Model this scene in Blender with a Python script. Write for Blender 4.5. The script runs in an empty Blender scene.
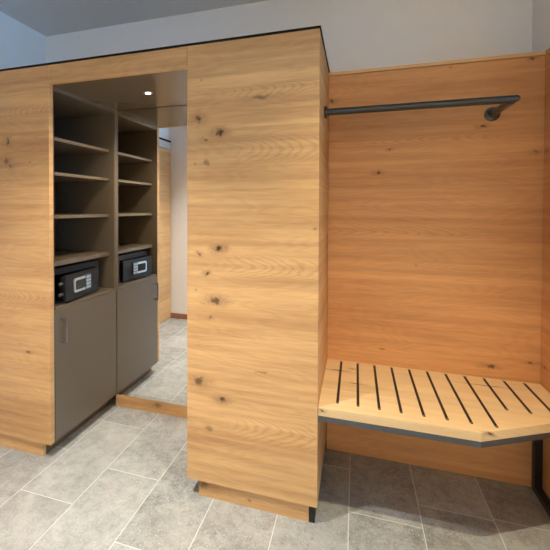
import bpy, bmesh, math, random
from mathutils import Vector, Matrix
random.seed(7)
S = bpy.context.scene
COL = S.collection

# ------------------------------------------------------------------ sizes (metres)
TOP = 2.092            # top of the oak fronts
ZB = 0.0788            # underside of the fronts
XL = -1.397            # right edge of the left cabinet = face of the shelf unit
XC = -0.601            # left edge of the oak cabinet in the middle
YM = 0.5725            # mirror plane
YC = 0.533             # face of the oak cladding in the recess
YW = 0.697             # back wall
XW = -2.10             # left wall
XR = 1.008             # right wall of the recess
ZC = 2.635             # ceiling
ZN = 1.9936            # underside of the niche soffit
XB = -1.87             # back of the shelf unit
YS0, YS1 = .0335, .5705 # its near and far ends

# ------------------------------------------------------------------ node helpers
def new_mat(name):
    m = bpy.data.materials.new(name); m.use_nodes = True
    nt = m.node_tree; nt.nodes.clear()
    out = nt.nodes.new('ShaderNodeOutputMaterial')
    b = nt.nodes.new('ShaderNodeBsdfPrincipled')
    nt.links.new(b.outputs[0], out.inputs[0])
    return m, nt, b

def setin(nt, sock, v):
    if hasattr(v, 'is_linked') or isinstance(v, bpy.types.NodeSocket): nt.links.new(v, sock)
    else: sock.default_value = v

def M(nt, op, a, b=None, c=None, clamp=False):
    n = nt.nodes.new('ShaderNodeMath'); n.operation = op; n.use_clamp = clamp
    setin(nt, n.inputs[0], a)
    if b is not None: setin(nt, n.inputs[1], b)
    if c is not None: setin(nt, n.inputs[2], c)
    return n.outputs[0]

def VM(nt, op, a, b=None):
    n = nt.nodes.new('ShaderNodeVectorMath'); n.operation = op
    setin(nt, n.inputs[0], a)
    if b is not None: setin(nt, n.inputs[1], b)
    return n.outputs['Value'] if op == 'LENGTH' else n.outputs['Vector']

def XYZ(nt, x, y, z=0.0):
    n = nt.nodes.new('ShaderNodeCombineXYZ')
    for i, v in enumerate((x, y, z)): setin(nt, n.inputs[i], v)
    return n.outputs[0]

def NOISE(nt, vec, scale=1.0, detail=2.0, rough=0.5, dist=0.0):
    n = nt.nodes.new('ShaderNodeTexNoise')
    setin(nt, n.inputs['Vector'], vec); n.inputs['Scale'].default_value = scale
    n.inputs['Detail'].default_value = detail; n.inputs['Roughness'].default_value = rough
    n.inputs['Distortion'].default_value = dist
    return n.outputs['Fac']

def WHITE(nt, w):
    n = nt.nodes.new('ShaderNodeTexWhiteNoise'); n.noise_dimensions = '1D'
    setin(nt, n.inputs['W'], w); return n.outputs['Value']

def RANGE(nt, v, a, b, c, d, smooth=True):
    n = nt.nodes.new('ShaderNodeMapRange')
    if smooth: n.interpolation_type = 'SMOOTHSTEP'
    setin(nt, n.inputs[0], v)
    for i, q in enumerate((a, b, c, d)): n.inputs[i+1].default_value = q
    return n.outputs[0]

def MIX(nt, f, a, b, mode='MIX'):
    n = nt.nodes.new('ShaderNodeMix'); n.data_type = 'RGBA'; n.blend_type = mode
    setin(nt, n.inputs[0], f)
    for s, v in ((n.inputs[6], a), (n.inputs[7], b)):
        if isinstance(v, tuple): s.default_value = (*v[:3], 1)
        else: nt.links.new(v, s)
    return n.outputs[2]

def BUMP(nt, b, h, strength, dist=0.002):
    n = nt.nodes.new('ShaderNodeBump'); n.inputs['Strength'].default_value = strength
    n.inputs['Distance'].default_value = dist
    nt.links.new(h, n.inputs['Height']); nt.links.new(n.outputs[0], b.inputs['Normal'])

def plain(name, col, rough=0.5, metal=0.0, spec=0.5, grain=0.0):
    m, nt, b = new_mat(name)
    b.inputs['Roughness'].default_value = rough; b.inputs['Metallic'].default_value = metal
    b.inputs['Specular IOR Level'].default_value = spec
    g = nt.nodes.new('ShaderNodeNewGeometry')
    n = NOISE(nt, g.outputs['Position'], 60 if grain == 0 else 14, 3)
    k = grain if grain else 0.04
    c = MIX(nt, n, tuple(v*(1-k) for v in col), tuple(v*(1+k) for v in col))
    nt.links.new(c, b.inputs['Base Color'])
    return m

OAK_L, OAK_D = (0.80, 0.468, 0.198), (0.49, 0.245, 0.090)
def oak(name, seed, knots, figures=(), plank=0.235, flat=False, light=OAK_L, dark=OAK_D, contrast=1.0, tv=1.0):
    """horizontal oak boards: u runs along the grain, v across it"""
    m, nt, b = new_mat(name)
    g = nt.nodes.new('ShaderNodeNewGeometry')
    s = nt.nodes.new('ShaderNodeSeparateXYZ'); nt.links.new(g.outputs['Position'], s.inputs[0])
    if flat: u = s.outputs[0]; v = M(nt, 'ADD', s.outputs[1], s.outputs[2])
    else:    u = M(nt, 'ADD', s.outputs[0], s.outputs[1]); v = s.outputs[2]
    # knots push the grain aside
    halo = None; core = None; push = None
    wob = NOISE(nt, XYZ(nt, u, v, seed), 70, 3, .6)
    wob2 = M(nt, 'MULTIPLY', M(nt, 'SUBTRACT', wob, 0.5), 1.6)
    wa = NOISE(nt, XYZ(nt, u, v, seed+1.3), 28, 2); wb = NOISE(nt, XYZ(nt, u, v, seed+4.1), 28, 2)
    uv = XYZ(nt, M(nt, 'ADD', u, M(nt, 'MULTIPLY', M(nt, 'SUBTRACT', wa, .5), .030)), M(nt, 'ADD', v, M(nt, 'MULTIPLY', M(nt, 'SUBTRACT', wb, .5), .024)), 0)
    for (ku, kv, ru, rv, st) in knots:
        d = VM(nt, 'LENGTH', VM(nt, 'MULTIPLY', VM(nt, 'SUBTRACT', uv, (ku, kv, 0)), (1/ru, 1/rv, 0)))
        dn = M(nt, 'ADD', d, wob2)
        c = RANGE(nt, dn, 0.25, 1.20, st, 0.0)
        core = c if core is None else M(nt, 'MAXIMUM', core, c)
        if st > 0.5:
            d2 = VM(nt, 'LENGTH', VM(nt, 'MULTIPLY', VM(nt, 'SUBTRACT', uv, (ku, kv, 0)), (1/(ru*4.2), 1/(rv*2.3), 0)))
            h = RANGE(nt, M(nt, 'ADD', d2, M(nt, 'MULTIPLY', wob2, 0.6)), 0.1, 1.1, st, 0.0)
            halo = h if halo is None else M(nt, 'MAXIMUM', halo, h)
    vv = v
    if halo is not None: vv = M(nt, 'ADD', v, M(nt, 'MULTIPLY', halo, 0.018))
    idx = M(nt, 'FLOOR', M(nt, 'DIVIDE', M(nt, 'ADD', v, seed*0.137), plank))
    rnd = WHITE(nt, M(nt, 'ADD', idx, seed*3.7))
    uo = M(nt, 'ADD', u, M(nt, 'MULTIPLY', rnd, 9.0))
    # broad cathedral figure: contour lines of a stretched noise
    n1 = NOISE(nt, XYZ(nt, M(nt, 'MULTIPLY', uo, 1.5), M(nt, 'MULTIPLY', vv, 8.0), seed), 1.0, 2, 0.45, 0.25)
    ring = M(nt, 'SINE', M(nt, 'MULTIPLY', n1, 95.0))
    ring = RANGE(nt, ring, -0.6, 1.0, 0.15, 0.60)
    for (fu, fv, ru, rv, sg) in figures:      # flame figures: nested tongues
        du = M(nt, 'MULTIPLY', M(nt, 'SUBTRACT', u, fu), sg/ru)
        dv = M(nt, 'DIVIDE', M(nt, 'SUBTRACT', vv, fv), rv)
        par = M(nt, 'ADD', du, M(nt, 'MULTIPLY', M(nt, 'MULTIPLY', dv, dv), 1.0))
        par = M(nt, 'ADD', par, M(nt, 'MULTIPLY', M(nt, 'SUBTRACT', NOISE(nt, XYZ(nt, M(nt,'MULTIPLY',u,6.0), M(nt,'MULTIPLY',v,22.0), seed), 1.0, 2), 0.5), 0.5))
        rg = RANGE(nt, M(nt, 'SINE', M(nt, 'MULTIPLY', par, 34.0)), -0.2, 1.0, 0.0, 1.0)
        msk = M(nt, 'MULTIPLY', RANGE(nt, M(nt, 'ABSOLUTE', dv), 0.45, 1.0, 1.0, 0.0), RANGE(nt, M(nt, 'ABSOLUTE', du), 0.5, 1.3, 1.0, 0.0))
        n = nt.nodes.new('ShaderNodeMix'); n.data_type = 'FLOAT'
        nt.links.new(msk, n.inputs[0]); nt.links.new(ring, n.inputs[2]); nt.links.new(rg, n.inputs[3]); ring = n.outputs[0]
    n2 = NOISE(nt, XYZ(nt, M(nt, 'MULTIPLY', uo, 1.1), M(nt, 'MULTIPLY', vv, 30.0), seed+2), 1.0, 4, 0.55, 0.12)
    n3 = NOISE(nt, XYZ(nt, M(nt, 'MULTIPLY', uo, 9.0), M(nt, 'MULTIPLY', vv, 190.0), seed+5), 1.0, 2, 0.5)
    n4 = NOISE(nt, XYZ(nt, M(nt, 'MULTIPLY', u, 0.8), M(nt, 'MULTIPLY', v, 7.5), seed+9), 1.0, 2, 0.5)
    gsum = M(nt, 'ADD', M(nt, 'MULTIPLY', RANGE(nt, n2, 0.30, 0.74, 0, 1), 0.44*contrast),
             M(nt, 'ADD', M(nt, 'MULTIPLY', ring, 0.24*contrast), M(nt, 'ADD', M(nt, 'MULTIPLY', RANGE(nt, n3, .25, .75, 0, 1), 0.18*contrast), M(nt, 'MULTIPLY', RANGE(nt, n4, .3, .7, 0, 1), 0.38*contrast))))
    base = MIX(nt, gsum, light, dark)
    tint = RANGE(nt, rnd, 0, 1, 1-.12*tv, 1+.07*tv, False)
    base = MIX(nt, 1.0, base, XYZ(nt, tint, tint, tint), 'MULTIPLY')
    # fine joint between boards
    fr = M(nt, 'FRACT', M(nt, 'DIVIDE', M(nt, 'ADD', v, seed*0.137), plank))
    joint = RANGE(nt, M(nt, 'ABSOLUTE', M(nt, 'SUBTRACT', fr, 0.5)), 0.4960, 0.4988, 0.0, 0.10)
    base = MIX(nt, joint, base, (0.30, 0.15, 0.06))
    if halo is not None: base = MIX(nt, M(nt, 'MULTIPLY', halo, 0.78), base, (0.36, 0.180, 0.072))
    if core is not None: base = MIX(nt, core, base, (0.055, 0.028, 0.015))
    nt.links.new(base, b.inputs['Base Color'])
    b.inputs['Roughness'].default_value = 0.5
    b.inputs['Specular IOR Level'].default_value = 0.3
    BUMP(nt, b, n2, 0.08, 0.001)
    return m

# ------------------------------------------------------------------ materials
oak_mid = oak('oak_boards_middle', 3.0, [
    (-0.547, 1.752, .016, .019, .82), (-0.439, 1.685, .018, .017, .95), (-0.502, 1.551, .016, .020, .5), (-0.507, 1.660, .010, .007, .6),
    (-0.255, 1.828, .045, .009, .55), (-0.443, 1.165, .016, .016, 1.0), (-0.502, 1.044, .010, .008, .9), (-0.541, 1.134, .007, .009, .6),
    (-0.457, .925, .023, .020, .8), (-0.487, .845, .008, .008, .55), (-0.541, .547, .024, .021, .72), (-0.428, .474, .016, .014, .9),
    (-0.491, .334, .022, .016, .5), (-0.241, .624, .04, .007, .45), (-0.015, 1.255, .005, .004, .8), (-0.53, 1.93, .008, .01, .35),
    (-.56, 1.55, .006, .006, .5), (-.556, .965, .006, .006, .5)],
    figures=[(-0.12, 1.60, .26, .085, 1), (-0.16, 1.09, .27, .075, 1), (-0.13, .37, .26, .085, 1), (-.2, 1.86, .25, .05, 1)])
oak_left = oak('oak_boards_left', 8.0, [(-1.545, .563, .011, .007, .8), (-1.675, 1.705, .013, .02, .7), (-1.690, 1.60, .02, .02, .6),
    (-1.662, 1.575, .009, .012, .55), (-1.523, 1.589, .009, .007, .5), (-1.60, .60, .006, .005, .5)],
    figures=[(-1.50, 1.86, .2, .07, -1), (-1.60, .86, .2, .06, 1)])
oak_wall = oak('oak_boards_recess', 15.0, [(.013+.533, 1.936, .016, .010, .8), (.259+.533, 1.534, .013, .010, .95), (.318+.533, 1.655, .009, .006, .6),
    (.745+.533, 1.752, .014, .007, .8), (.972+.533, 1.617, .012, .006, .7), (.793+.533, .564, .020, .008, .75), (.961+.533, .602, .012, .006, .6),
    (.287+.533, .593, .016, .007, .5), (.951+.533, 2.062, .010, .006, .9), (.60+.533, 2.06, .01, .004, .5), (.45+.533, 1.05, .01, .005, .3)],
    figures=[(.35+.533, 1.22, .4, .06, 1), (.5+.533, 1.70, .35, .05, -1)], contrast=0.95, light=(.80, .405, .160), dark=(.50, .222, .078), tv=.7)
oak_bench = oak('oak_bench_boards', 21.0, [(.055, .396+.507, .034, .005, .8), (.134, .435+.507, .010, .006, .6), (.155, .275+.507, .018, .005, .7),
    (.752, .434+.507, .045, .006, .6), (.02, .006+.49, .008, .006, .8), (.635, .03+.49, .010, .006, .8)], plank=0.085, flat=True, contrast=0.8, light=(.84,.585,.31), dark=(.68,.43,.205), tv=.45)
oak_board = oak('oak_plinth_boards', 30.0, [(-1.085+.5725, .05, .035, .02, .6), (-.86+.5725, .03, .012, .008, .5)], plank=0.3)
oak_door = oak('oak_door_veneer', 42.0, [], plank=0.25, contrast=0.8)
oak_edge = oak('oak_edge_banding', 51.0, [], plank=0.5, contrast=0.5, light=(.84,.52,.25), dark=(.66,.37,.15))

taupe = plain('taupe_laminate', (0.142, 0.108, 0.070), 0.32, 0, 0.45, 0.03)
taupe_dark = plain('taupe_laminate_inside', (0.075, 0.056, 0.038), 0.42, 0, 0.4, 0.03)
white_wall = plain('white_plaster', (0.87, 0.86, 0.84), 0.9, 0, 0.2, 0.015)
ceil_mat = plain('ceiling_plaster', (0.86, 0.86, 0.85), 0.95, 0, 0.2, 0.015)
black_trim = plain('black_trim', (0.008, 0.0075, 0.007), 0.7, 0, 0.2)
steel = plain('powder_coated_black_steel', (0.13, 0.13, 0.135), 0.36, 0.75, 0.5)
rail_mat = plain('dark_rail_steel', (0.042, 0.048, 0.047), 0.30, 0.35, 0.6)
handle_mat = plain('dark_nickel', (0.30, 0.29, 0.29), 0.30, 0.9)
safe_mat = plain('black_safe_paint', (0.012, 0.012, 0.013), 0.45, 0.0, 0.35)
silver = plain('brushed_silver', (0.72, 0.70, 0.64), 0.28, 0.9)
keypad_mat = plain('keypad_grey', (0.06, 0.075, 0.09), 0.4)
key_mat = plain('keypad_keys', (0.42, 0.50, 0.56), 0.35)
display_mat = plain('dark_display', (0.03, 0.03, 0.02), 0.15)
brown_base = plain('brown_baseboard', (0.34, 0.155, 0.095), 0.5)
grey_trim = plain('grey_door_head', (0.62, 0.61, 0.58), 0.6)
screw_mat = plain('screw_steel', (0.45, 0.42, 0.36), 0.35, 0.8)
strip_mat = plain('dark_slot_strip', (0.016, 0.012, 0.010), 0.55)
grout = plain('pale_grout', (0.66, 0.64, 0.60), 0.9, 0, 0.2)
frame_white = plain('white_window_frame', (0.8, 0.8, 0.8), 0.5)

soffit_mat = plain('taupe_soffit_laminate', (0.165, 0.128, 0.086), 0.20, 0, 0.9, 0.03)
plinth_shaded = oak('shaded_oak_plinth', 61.0, [], plank=.3, light=(.20,.115,.055), dark=(.12,.065,.03))  # oak darkened: the shade under the cabinet door is put into the colour
black_steel = plain('black_steel_leg', (0.012, 0.012, 0.014), 0.4, 0, 0.5)
mirror_mat, nt, b = new_mat('silvered_mirror')
b.inputs['Base Color'].default_value = (0.95, 0.96, 0.955, 1); b.inputs['Metallic'].default_value = 1.0; b.inputs['Roughness'].default_value = 0.0

glass_mat, nt, b = new_mat('window_glass')
b.inputs['Roughness'].default_value = 0.0; b.inputs['Transmission Weight'].default_value = 1.0; b.inputs['IOR'].default_value = 1.02

led_mat, nt, b = new_mat('led_lens')
b.inputs['Emission Color'].default_value = (1.0, 0.97, 0.92, 1); b.inputs['Emission Strength'].default_value = 30.0

# stone tiles: each tile carries its own random vector
tile_mat, nt, b = new_mat('grey_stone_tile')
g = nt.nodes.new('ShaderNodeNewGeometry'); P = g.outputs['Position']
at = nt.nodes.new('ShaderNodeAttribute'); at.attribute_name = 'tile_rand'
sp = nt.nodes.new('ShaderNodeSeparateXYZ'); nt.links.new(at.outputs['Vector'], sp.inputs[0])
off = VM(nt, 'ADD', P, VM(nt, 'MULTIPLY', at.outputs['Vector'], (7.0, 5.0, 3.0)))
cl = NOISE(nt, off, 5.5, 5, 0.62, 0.6)
md = NOISE(nt, off, 24, 4, 0.62, 0.4)
fn = NOISE(nt, off, 130, 3, 0.6)
vo = nt.nodes.new('ShaderNodeTexVoronoi'); vo.inputs['Scale'].default_value = 85; nt.links.new(off, vo.inputs['Vector'])
rough_amt = RANGE(nt, sp.outputs[1], 0, 1, 0.45, 1.0, False)
mixv = M(nt, 'ADD', M(nt, 'MULTIPLY', RANGE(nt, cl, .3, .7, 0, 1), 0.45), M(nt, 'ADD', M(nt, 'MULTIPLY', RANGE(nt, md, .35, .68, 0, 1), M(nt, 'MULTIPLY', rough_amt, .40)), M(nt, 'MULTIPLY', RANGE(nt, fn, .35, .65, 0, 1), M(nt, 'MULTIPLY', rough_amt, .30))))
col = MIX(nt, mixv, (0.480, 0.460, 0.408), (0.215, 0.202, 0.174))
pit = M(nt, 'MULTIPLY', RANGE(nt, NOISE(nt, off, 70, 4, .7), .57, .70, 0, 1), M(nt, 'MULTIPLY', rough_amt, .75))
col = MIX(nt, pit, col, (0.15, 0.14, 0.125))
warm = RANGE(nt, NOISE(nt, off, 3.2, 3), .45, .7, 0, .35)
col = MIX(nt, warm, col, (0.45, 0.41, 0.34))
spk = M(nt, 'MULTIPLY', RANGE(nt, vo.outputs['Distance'], 0.10, 0.42, 1, 0), M(nt, 'MULTIPLY', RANGE(nt, md, .40, .56, 0, 1), M(nt, 'MULTIPLY', rough_amt, 0.85)))
vs = nt.nodes.new('ShaderNodeSeparateXYZ'); nt.links.new(vo.outputs['Color'], vs.inputs[0])
spk = M(nt, 'MULTIPLY', spk, RANGE(nt, vs.outputs[0], .35, .95, 0, 1))
col = MIX(nt, spk, col, (0.66, 0.64, 0.59))
tn = RANGE(nt, sp.outputs[0], 0, 1, 0.84, 1.12, False)
col = MIX(nt, 1.0, col, XYZ(nt, tn, tn, tn), 'MULTIPLY')
nt.links.new(col, b.inputs['Base Color'])
setin(nt, b.inputs['Roughness'], RANGE(nt, md, .3, .7, .34, .55)); b.inputs['Specular IOR Level'].default_value = 0.45
BUMP(nt, b, md, 0.10, 0.002)

# ------------------------------------------------------------------ geometry helpers
def bx(bm, x0, x1, y0, y1, z0, z1, bev=0.0):
    r = bmesh.ops.create_cube(bm, size=1.0)
    vs = r['verts']
    for v in vs:
        v.co = Vector(((x0+x1)/2 + v.co.x*(x1-x0), (y0+y1)/2 + v.co.y*(y1-y0), (z0+z1)/2 + v.co.z*(z1-z0)))
    if bev > 0:
        es = list({e for v in vs for e in v.link_edges})
        bmesh.ops.bevel(bm, geom=es, offset=bev, segments=2, profile=0.5, affect='EDGES')
    return vs

def prism(bm, pts, z0, z1, bev=0.0):
    lo = [bm.verts.new((x, y, z0)) for x, y in pts]; hi = [bm.verts.new((x, y, z1)) for x, y in pts]
    fs = [bm.faces.new(lo[::-1]), bm.faces.new(hi)]
    n = len(pts)
    for i in range(n): fs.append(bm.faces.new((lo[i], lo[(i+1) % n], hi[(i+1) % n], hi[i])))
    bmesh.ops.recalc_face_normals(bm, faces=fs)
    if bev > 0:
        es = list({e for f in fs for e in f.edges})
        bmesh.ops.bevel(bm, geom=es, offset=bev, segments=2, profile=0.5, affect='EDGES')

def cyl(bm, a, b, r, seg=28, bev=0.0):
    a, b = Vector(a), Vector(b); d = b-a
    mat = Matrix.Translation((a+b)/2) @ d.to_track_quat('Z', 'Y').to_matrix().to_4x4()
    rr = bmesh.ops.create_cone(bm, cap_ends=True, segments=seg, radius1=r, radius2=r, depth=d.length, matrix=mat)
    if bev > 0:
        es = [e for e in {e for v in rr['verts'] for e in v.link_edges} if any(len(f.verts) > 4 for f in e.link_faces)]
        bmesh.ops.bevel(bm, geom=es, offset=bev, segments=2, profile=0.5, affect='EDGES')

def wpos(o):
    p = Vector((0, 0, 0))
    while o is not None: p += o.location; o = o.parent
    return p

def obj(name, bm, mat, parent=None, smooth=False, loc=None):
    if parent is not None: base = wpos(parent) if loc is None else Vector(loc)
    else: base = Vector(loc) if loc is not None else Vector((0, 0, 0))
    bmesh.ops.translate(bm, verts=bm.verts, vec=-base)
    me = bpy.data.meshes.new(name); bm.to_mesh(me); bm.free()
    me.materials.append(mat)
    if smooth:
        for p in me.polygons: p.use_smooth = True
        me.set_sharp_from_angle(angle=math.radians(35))
    o = bpy.data.objects.new(name, me); COL.objects.link(o)
    if parent is not None:
        o.parent = parent; o.location = base - wpos(parent)
    else: o.location = base
    return o

def tag(o, label, cat, group=None):
    o['label'] = label; o['category'] = cat
    if group: o['group'] = group
    return o

def thing(name, label, cat, loc, group=None):
    o = bpy.data.objects.new(name, None); o.empty_display_size = 0.1; COL.objects.link(o); o.location = loc
    return tag(o, label, cat, group)

def box_obj(name, dims, mat, parent=None, bev=0.0, loc=None):
    bm = bmesh.new(); bx(bm, *dims, bev); return obj(name, bm, mat, parent, loc=loc)

def struct(name, bm, mat):
    o = obj(name, bm, mat); o['kind'] = 'structure'; return o

def struct_box(name, *dims, mat=white_wall):
    bm = bmesh.new(); bx(bm, *dims); return struct(name, bm, mat)

# ------------------------------------------------------------------ the room
XE, YF = 4.2, -4.4      # far bounds of the adjoining bedroom
# floor of 300 x 600 tiles
bm = bmesh.new()
lay = bm.faces.layers.float_vector.new('tile_rand')
T0, DT, LT, G = -1.37273, 0.3000, 0.5985, 0.0019
offs = {-3: .22, -2: -.06, -1: .10, 0: -.206, 1: .040, 2: -.312, 3: .115, 4: -.2, 5: .122, 6: -.345}
tone = {(4, -1): (.35, .9), (4, 0): (.35, .6), (5, -1): (.35, .95), (5, 0): (.4, .7), (6, 0): (.3, .95), (6, -1): (.4, .8), (7, 0): (.3, .9), (7, -1): (.4, .9), (3, -1): (.5, .8), (0, -2): (.98, .2), (1, -2): (1.0, .25), (-1, -2): (.95, .3), (0, -3): (.95, .3), (1, -3): (.95, .3), (-1, -3): (.95, .3), (2, -2): (.9, .4), (0, -1): (.66, .30), (0, 0): (.74, .15), (1, -1): (.80, .30), (1, 0): (.62, .55), (2, 0): (.30, .95), (2, -1): (.74, .5)}
for i in range(-3, 19):
    o0 = offs.get(i, random.uniform(-.3, .3))
    x0, x1 = T0+i*DT+G, T0+(i+1)*DT-G
    if x1 < XW: continue
    x0 = max(x0, XW)
    for j in range(-9, 3):
        y0, y1 = o0+j*LT+G, o0+(j+1)*LT-G
        if y0 > YW or y1 < YF: continue
        y0, y1 = max(y0, YF), min(y1, YW)
        if y1-y0 < 0.01: continue
        f = bm.faces.new([bm.verts.new(c) for c in ((x0, y0, 0), (x1, y0, 0), (x1, y1, 0), (x0, y1, 0))])
        a, c = tone.get((i, j), (random.uniform(.2, .8), random.uniform(.35, 1)))
        f[lay] = Vector((a, c, random.random()))
gr = bm.faces.new([bm.verts.new(c) for c in ((XW, YF, -.0008), (XE, YF, -.0008), (XE, YW, -.0008), (XW, YW, -.0008))])
gr.material_index = 1
bx(bm, XW-.1, XE+.1, YF-.1, YW+.1, -.06, -.002)
fl = struct('floor', bm, tile_mat); fl.data.materials.append(grout)

struct_box('ceiling', XW-.1, XE+.1, YF-.1, YW+.1, ZC, ZC+.08, mat=ceil_mat)
struct_box('wall_back', XW-.1, XE+.1, YW, YW+.1, 0, ZC)
struct_box('wall_left', XW-.1, XW, YF-.1, YW, 0, ZC)
struct_box('wall_right', XR, XR+.14, -.45, YW, 0, ZC)
# the short return wall that the mirror shows on the left, with its brown base board
struct_box('wall_return', XW, -1.30, -1.52, -1.345, 0, ZC)
struct_box('baseboard_return', XW+.03, -1.30, -1.345, -1.333, 0, .062, mat=brown_base)
bm = bmesh.new()
bx(bm, XW-.1, -.4, YF-.14, YF, 0, ZC); bx(bm, 2.4, XE+.1, YF-.14, YF, 0, ZC)
bx(bm, -.4, 2.4, YF-.14, YF, 0, .65); bx(bm, -.4, 2.4, YF-.14, YF, 2.35, ZC)
struct('wall_front', bm, white_wall)
bm = bmesh.new()
for x in (-.4, .97, 2.34): bx(bm, x, x+.06, YF-.10, YF-.04, .65, 2.35)
for z in (.65, 2.29): bx(bm, -.4, 2.4, YF-.10, YF-.04, z, z+.06)
fill_win = struct('added_fill_window', bm, frame_white)  # unseen window, added as an opening for the soft warm fill
# bedroom wall with the window
W0, W1, WZ0, WZ1 = -3.6, -0.7, .55, 2.35
bm = bmesh.new()
bx(bm, XE, XE+.14, YF-.1, W0, 0, ZC); bx(bm, XE, XE+.14, W1, YW, 0, ZC)
bx(bm, XE, XE+.14, W0, W1, 0, WZ0); bx(bm, XE, XE+.14, W0, W1, WZ1, ZC)
struct('wall_window', bm, white_wall)
bm = bmesh.new()
for y in (W0, (W0+W1)/2-.03, W1-.06): bx(bm, XE+.04, XE+.10, y, y+.06, WZ0, WZ1)
for z in (WZ0, WZ1-.06): bx(bm, XE+.04, XE+.10, W0, W1, z, z+.06)
win = struct('window_1', bm, frame_white)
pane = box_obj('window_pane', (XE+.066, XE+.072, W0+.05, W1-.05, WZ0+.05, WZ1-.05), glass_mat, win)
box_obj('window_pane', (-.35, 2.35, YF-.073, YF-.067, .70, 2.30), glass_mat, fill_win)
# oak door in the left wall (seen in the mirror)
struct_box('wall_door', XW, -2.03, -1.345, -.20, 0, ZC)
XD = -2.03
bm = bmesh.new(); bx(bm, XD, XD+.028, -1.335, -.40, .004, 2.035, .002)
door = struct('door_1', bm, oak_door)
box_obj('door_head', (XD, XD+.030, -1.335, -.36, 2.042, 2.124), grey_trim, door)
box_obj('door_head_gap', (XD, XD+.034, -1.335, -.36, 2.124, 2.146), black_trim, door)

# oak cladding of the recess
bm = bmesh.new(); bx(bm, .001, XR, YC, YW, 0, 2.0705)
clad = struct('wall_cladding', bm, oak_wall)
bm = bmesh.new(); bx(bm, .001, XR, YC-.005, YW, 2.0735, 2.0905)
struct('trim_1', bm, oak_edge)
bm = bmesh.new(); bx(bm, XR-.009, XR, .05, YC-.0055, 0, 2.0905)
struct('trim_2', bm, oak_wall)

# ------------------------------------------------------------------ left cabinet
t = thing('wardrobe_cabinet', 'tall oak cabinet front cut off by the left edge, beside the shelves', 'wardrobe', (-1.75, .02, 0), 'oak wardrobe cabinets')
box_obj('front_panel', (XW+.002, XL, 0, .0285, ZB, TOP), oak_left, t, .0012)
box_obj('top_cover', (XW+.002, XL-.0005, -.003, YW-.002, TOP+.0003, TOP+.010), black_trim, t)
box_obj('plinth', (XW+.002, -1.459, .0135, .032, 0, ZB), oak_board, t)
o = box_obj('inner_panel', (XB, XL-.0003, .0287, YS0-.0002, ZB+.0002, ZN), taupe, t, .0006); o['label'] = 'brown inner side panel'

# ------------------------------------------------------------------ middle cabinet
t = thing('wardrobe_cabinet', 'tall knotty oak cabinet standing between the mirror niche and the bench', 'wardrobe', (-.3, .3, 0), 'oak wardrobe cabinets')
box_obj('front_panel', (XC, 0, 0, .022, ZB, TOP), oak_mid, t, .0012)
box_obj('side_panel', (-.022, 0, .0222, YW-.002, ZB, TOP), oak_mid, t)
box_obj('side_panel', (XC, XC+.02, .0222, YM+.012, ZB, TOP), oak_mid, t)
box_obj('top_cover', (XC, .0045, -.003, YW-.002, TOP+.0003, TOP+.010), black_trim, t)
box_obj('plinth', (-.547, -.0365, .0132, YW-.01, 0, ZB), oak_board, t)
o = box_obj('plinth_end', (-.0363, -.0108, .0145, YW-.01, 0, ZB), black_steel, t); o['label'] = 'black metal end of the plinth'

# ------------------------------------------------------------------ niche: header, soffit, mirror, plinth board
t = thing('header_panel', 'short horizontal oak header panel above the mirror niche', 'panel', (-1.0, .01, ZN))
box_obj('front_panel', (XL+.0016, XC-.0016, .0002, .022, ZN, TOP), oak_left, t, .001)
box_obj('top_cover', (XL, XC-.0005, -.003, YW-.002, TOP+.0003, TOP+.010), black_trim, t)

bm = bmesh.new(); bx(bm, XL+.001, XC-.001, .0225, YM+.01, ZN+.0005, ZN+.018)
tag(obj('soffit_panel', bm, soffit_mat, loc=(-1.0, .3, ZN)), 'dull brown soffit panel overhead in the niche, holding a small spotlight', 'panel')

t = thing('recessed_spotlight', 'tiny glowing round spotlight in the niche soffit', 'spotlight', (-.980, .287, ZN))
bm = bmesh.new()
# ring
prof = [(.0135, -.0005), (.014, -.003), (.022, -.003), (.025, .0004)]
vr = []
for k in range(32):
    a = 2*math.pi*k/32
    vr.append([bm.verts.new((-.980+r*math.cos(a), .287+r*math.sin(a), ZN+z)) for r, z in prof])
for k in range(32):
    for q in range(3): bm.faces.new((vr[k][q], vr[k][q+1], vr[(k+1) % 32][q+1], vr[(k+1) % 32][q]))
bmesh.ops.recalc_face_normals(bm, faces=bm.faces)
obj('ring', bm, silver, t, True)
bm = bmesh.new(); cyl(bm, (-.980, .287, ZN-.0018), (-.980, .287, ZN+.0004), .0138); obj('lens', bm, led_mat, t)

t = thing('wall_mirror', 'tall frameless mirror on the back of the niche', 'mirror', (-1.0, YM, ZB))
box_obj('mirror_glass', (XL+.0005, XC-.0005, YM, YM+.005, ZB+.001, ZN-.003), mirror_mat, t)
box_obj('backing_board', (XL+.0005, XC-.0005, YM+.0055, YM+.02, ZB+.001, ZN), black_trim, t)

bm = bmesh.new(); bx(bm, -1.402, XC+.04, YM-.001, YM+.018, 0, ZB-.0005, .0008)
tag(obj('plinth_board', bm, oak_board, loc=(-1.0, YM, 0)), 'low oak board on the tiles directly under the mirror', 'board')

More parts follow.
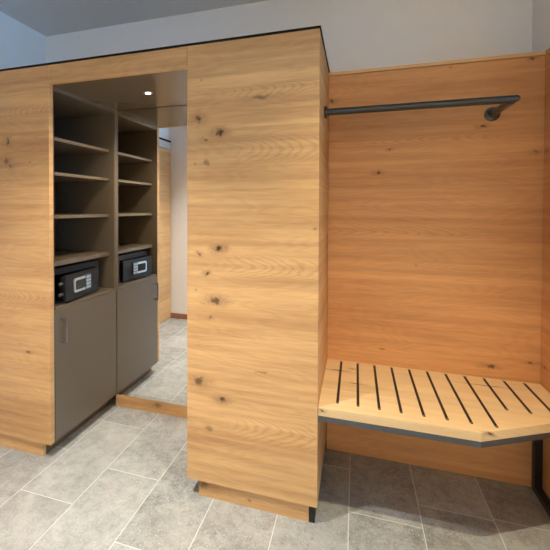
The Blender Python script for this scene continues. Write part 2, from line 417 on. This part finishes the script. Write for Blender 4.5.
# ------------------------------------------------------------------ shelf unit
t = thing('shelving_unit', 'brown open shelf unit in the niche with a door below the safe', 'shelf unit', (-1.6, .3, 0))
box_obj('side_panel', (XB, XL-.0005, YS1-.0205, YS1, ZB, ZN), taupe, t, .0006)
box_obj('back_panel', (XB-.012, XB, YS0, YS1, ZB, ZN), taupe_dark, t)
box_obj('top_panel', (XB, XL-.0005, YS0+.0085, YS1-.021, ZN-.024, ZN), taupe, t, .0006)
for zt, th in ((1.733, .019), (1.5415, .018), (1.302, .019), (1.046, .026)):
    box_obj('shelf', (XB, -1.437, YS0+.0085, YS1-.021, zt-th, zt), taupe, t, .0012)
box_obj('counter_board', (XB, XL-.003, YS0+.0085, YS1-.021, .7875, .803), taupe, t, .0006)
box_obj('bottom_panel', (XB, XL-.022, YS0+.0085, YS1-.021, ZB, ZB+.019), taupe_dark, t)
box_obj('plinth', (XB, -1.459, .0335, YM-.0025, 0, ZB-.0005), plinth_shaded, t)
d = box_obj('door', (XL-.019, XL+.0012, YS0+.0025, YS1-.0005, ZB, .7855), taupe, t, .0012)
# bow handle
bm = bmesh.new()
HX, HY = XL+.0012, .080
bx(bm, HX+.027, HX+.036, HY-.006, HY+.006, .606, .742, .0015)
bx(bm, HX, HX+.030, HY-.006, HY+.006, .606, .617, .001)
bx(bm, HX, HX+.030, HY-.006, HY+.006, .731, .742, .001)
o = obj('handle', bm, handle_mat, d); o['label'] = 'dark metal bow handle'

# ------------------------------------------------------------------ safe
SX = -1.462
t = thing('safe', 'small black electronic safe with its door ajar, on the counter under the lowest shelf', 'safe', (-1.62, .28, .8035))
bm = bmesh.new()
y0, y1, z0, z1 = .078, .472, .8035, 1.000
bx(bm, XB+.02, SX, y0, y1, z1-.012, z1, .001); bx(bm, XB+.02, SX, y0, y1, z0, z0+.010, .001)
bx(bm, XB+.02, SX, y0, y0+.012, z0+.010, z1-.012); bx(bm, XB+.02, SX, y1-.012, y1, z0+.010, z1-.012)
bx(bm, XB+.02, XB+.028, y0+.012, y1-.012, z0+.010, z1-.012)
# front frame
bx(bm, SX-.004, SX, y0+.012, y1-.012, z1-.034, z1-.012); bx(bm, SX-.004, SX, y1-.030, y1-.012, z0+.010, z1-.034)
bx(bm, SX-.004, SX, y0+.012, y0+.022, z0+.010, z1-.034)
obj('body', bm, safe_mat, t)
# door: built closed about its hinge (y = DH), then swung open
DH, ANG = .438, math.radians(6.5)
piv = Vector((SX+.004, DH, 0))
R = Matrix.Translation(piv) @ Matrix.Rotation(ANG, 4, 'Z') @ Matrix.Translation(-piv)
def dobj(name, bm, mat, par, smooth=False):
    bmesh.ops.transform(bm, matrix=R, verts=bm.verts); return obj(name, bm, mat, par, smooth)
DX0, DX1, DY0, DZ0, DZ1 = SX-.020, SX+.026, .112, .8155, .962
bm = bmesh.new(); bx(bm, DX0+.03, DX1, DY0, DH, DZ0, DZ1, .002); bx(bm, DX0, DX0+.0305, DY0+.012, DH-.012, DZ0+.012, DZ1-.012)
sd = dobj('door', bm, safe_mat, t)
for z in (.855, .915):
    bm = bmesh.new(); cyl(bm, (DX0+.014, DY0-.012, z), (DX0+.014, DY0+.02, z), .008, 20, .0015)
    dobj('bolt', bm, silver, sd, True)
# silver plate with a rounded left end and an open dark middle
def dshape(ya, yb, za, zb_, r, n=8):
    pts = [(yb, za), (yb, zb_)]
    for k in range(n+1):
        a = math.pi/2*k/n; pts.append((ya+r-r*math.sin(a), zb_-r+r*math.cos(a)))
    for k in range(n+1):
        a = math.pi/2*k/n; pts.append((ya+r-r*math.cos(a), za+r-r*math.sin(a)))
    return pts
def dplate(bm, pts, xa, xb):
    lo = [bm.verts.new((xa, y, z)) for y, z in pts]; hi = [bm.verts.new((xb, y, z)) for y, z in pts]
    fs = [bm.faces.new(lo), bm.faces.new(hi)]
    for i in range(len(pts)): fs.append(bm.faces.new((lo[i], lo[(i+1) % len(pts)], hi[(i+1) % len(pts)], hi[i])))
    bmesh.ops.recalc_face_normals(bm, faces=fs)
bm = bmesh.new(); dplate(bm, dshape(.180, .292, .852, .934, .016), DX1, DX1+.006); lp = dobj('lock_plate', bm, silver, sd)
bm = bmesh.new(); dplate(bm, dshape(.194, .288, .866, .920, .010), DX1+.0055, DX1+.0068)
dobj('display', bm, display_mat, lp)
bm = bmesh.new(); bx(bm, DX1, DX1+.009, .288, .342, .850, .940, .002); kp = dobj('keypad', bm, keypad_mat, sd)
bm = bmesh.new()
for r_ in range(4):
    for c_ in range(3): bx(bm, DX1+.009, DX1+.0115, .2925+c_*.016, .3045+c_*.016, .8555+r_*.0205, .8705+r_*.0205, .0008)
dobj('keys', bm, key_mat, kp)

# ------------------------------------------------------------------ bench
ZT, YB0 = .5067, .0058
CHX, CHY = .603, .217
t = thing('luggage_bench', 'oak luggage bench with dark inlaid strips fixed beside the middle cabinet', 'bench', (.5, .27, 0))
bm = bmesh.new(); prism(bm, [(.0008, YB0), (CHX, YB0), (XR-.0095, CHY), (XR-.0095, YC-.001), (.0008, YC-.001)], .4708, ZT, .0015)
top = obj('bench_top', bm, oak_bench, t)
def capsule(bm, x, ya, yb, z0, z1, w):
    pts = []
    for k in range(9): a = math.pi*k/8; pts.append((x+w*math.cos(a), yb-w+w*math.sin(a)))
    for k in range(9): a = math.pi+math.pi*k/8; pts.append((x+w*math.cos(a), ya+w+w*math.sin(a)))
    prism(bm, pts, z0, z1)
for k in range(11):
    x = .0779+k*.0849; ya = .060 if k < 8 else (.214 if k < 10 else .222)
    bm = bmesh.new(); capsule(bm, x, ya, .517, ZT-.004, ZT+.0012, .0056)
    st = obj('luggage_strip', bm, strip_mat, t)
    for y in (ya+.007, .510):
        bm = bmesh.new(); cyl(bm, (x, y, ZT+.0010), (x, y, ZT+.0022), .0030, 14); obj('screw', bm, screw_mat, st)
# steel frame under the edge
bm = bmesh.new()
def bar(p, q, w, z0, z1):
    p, q = Vector(p), Vector(q); n = Vector((-(q-p).y, (q-p).x)).normalized()*w
    prism(bm, [tuple(p), tuple(q), tuple(q+n), tuple(p+n)], z0, z1)
bar((.001, YB0+.001), (CHX, YB0+.001), .03, .4475, .4706); bar((CHX, YB0+.001), (XR-.010, CHY+.001), .03, .4475, .4706)
bar((.001, YC-.032), (XR-.010, YC-.032), .03, .4475, .4706)
o = obj('frame', bm, steel, t); o['label'] = 'dark steel frame under the oak seat'
bm = bmesh.new()
LX0, LX1 = .966, .997
bx(bm, LX0, LX1, .492, .524, .0, .447, .001); bx(bm, LX0, LX1, .258, .4915, .0, .030, .001); bx(bm, LX0, LX1, .226, .2575, 0, .447, .001)
o = obj('leg', bm, black_steel, t); o['label'] = 'black steel loop leg'

# ------------------------------------------------------------------ clothes rail
RY, RZ, RX, RR = .262, 1.8085, .7835, .0165
t = thing('clothes_rail', 'dark steel clothes rail running from the oak cabinet to the recess wall', 'clothes rail', (.4, RY, RZ))
bm = bmesh.new()
rings = []
path = [(Vector((.004, RY, RZ)), Vector((1, 0, 0))), (Vector((RX, RY, RZ)), None), (Vector((RX, YC-.004, RZ)), Vector((0, 1, 0)))]
N = 28
for p, d_ in path:
    ring_ = []
    for k in range(N):
        a = 2*math.pi*k/N; c_, s_ = RR*math.cos(a), RR*math.sin(a)
        if d_ is None: off_ = Vector((-c_*-1, c_*-1*-1*-1, s_))     # mitre plane at 45 degrees
        elif d_.x: off_ = Vector((0, -c_, s_))
        else: off_ = Vector((c_, 0, s_))
        ring_.append(bm.verts.new(p+off_))
    rings.append(ring_)
for a_, b_ in zip(rings, rings[1:]):
    for k in range(N): bm.faces.new((a_[k], a_[(k+1) % N], b_[(k+1) % N], b_[k]))
bm.faces.new(rings[0]); bm.faces.new(rings[-1])
bmesh.ops.recalc_face_normals(bm, faces=bm.faces)
obj('rod', bm, rail_mat, t, True)
bm = bmesh.new(); cyl(bm, (.0005, RY, RZ), (.011, RY, RZ), .029, 40, .002); obj('flange', bm, rail_mat, t, True)
bm = bmesh.new(); cyl(bm, (RX, YC-.0005, RZ), (RX, YC-.012, RZ), .034, 40, .002); obj('flange', bm, rail_mat, t, True)

# ------------------------------------------------------------------ light
def spot(name, loc, watts, col, size, blend, rad, target=None):
    l = bpy.data.lights.new(name, 'SPOT'); l.energy = watts; l.color = col
    l.spot_size = math.radians(size); l.spot_blend = blend; l.shadow_soft_size = rad
    o = bpy.data.objects.new(name, l); COL.objects.link(o); o.location = loc
    if target: o.rotation_euler = (Vector(target)-Vector(loc)).to_track_quat('-Z', 'Y').to_euler()
    return o
spot('ceiling_downlight', (.376, -.68, 2.62), 142, (1.0, .92, .68), 97, 1.0, .014)
spot('ceiling_downlight', (-1.0, -.88, 2.62), 238, (.98, 1.0, 1.0), 94, 1.0, .014)
spot('niche_spotlight', (-.980, .287, ZN-.006), 30, (1.0, .87, .66), 150, .8, .012)
def area(name, loc, rot, watts, col, sx, sy):
    l = bpy.data.lights.new(name, 'AREA'); l.energy = watts; l.color = col; l.shape = 'RECTANGLE'; l.size = sx; l.size_y = sy
    o = bpy.data.objects.new(name, l); COL.objects.link(o); o.location = loc; o.rotation_euler = rot
area('daylight_or_fill', (XE+.35, (W0+W1)/2, (WZ0+WZ1)/2), (0, math.radians(90), 0), 215, (.23, .55, 1.0), 1.7, 2.8)
area('daylight_or_fill', (1.0, YF-.35, 1.5), (math.radians(90), 0, 0), 60, (1.0, .74, .38), 2.8, 1.7)  # added warm fill light, shining in through the made-up front window

w = bpy.data.worlds.new('sky'); S.world = w; w.use_nodes = True
bg = w.node_tree.nodes['Background']; bg.inputs[0].default_value = (.55, .72, 1.0, 1); bg.inputs[1].default_value = 0.3

# ------------------------------------------------------------------ camera
cam = bpy.data.cameras.new('camera'); co = bpy.data.objects.new('camera', cam); COL.objects.link(co)
r_ = Vector((0.95653896, 0.29159358, 0.00253072)); u_ = Vector((-0.00687061, 0.01386033, 0.99988034)); f_ = Vector((-0.29152361, 0.95644188, -0.01526137))
m = Matrix((r_, u_, -f_)).transposed().to_4x4(); m.translation = Vector((.1493, -1.57699, 1.34968))
co.matrix_world = m
cam.sensor_fit = 'HORIZONTAL'; cam.sensor_width = 36.0; cam.lens = 36.0*372.0/550.0
cam.shift_x = (275-242.744)/550; cam.shift_y = (212.872-275)/550; cam.clip_start = .02
S.camera = co
S.view_settings.view_transform = 'Standard'; S.view_settings.look = 'None'; S.view_settings.gamma = 1.0
S.view_settings.use_curve_mapping = False; S.view_settings.exposure = 0.17
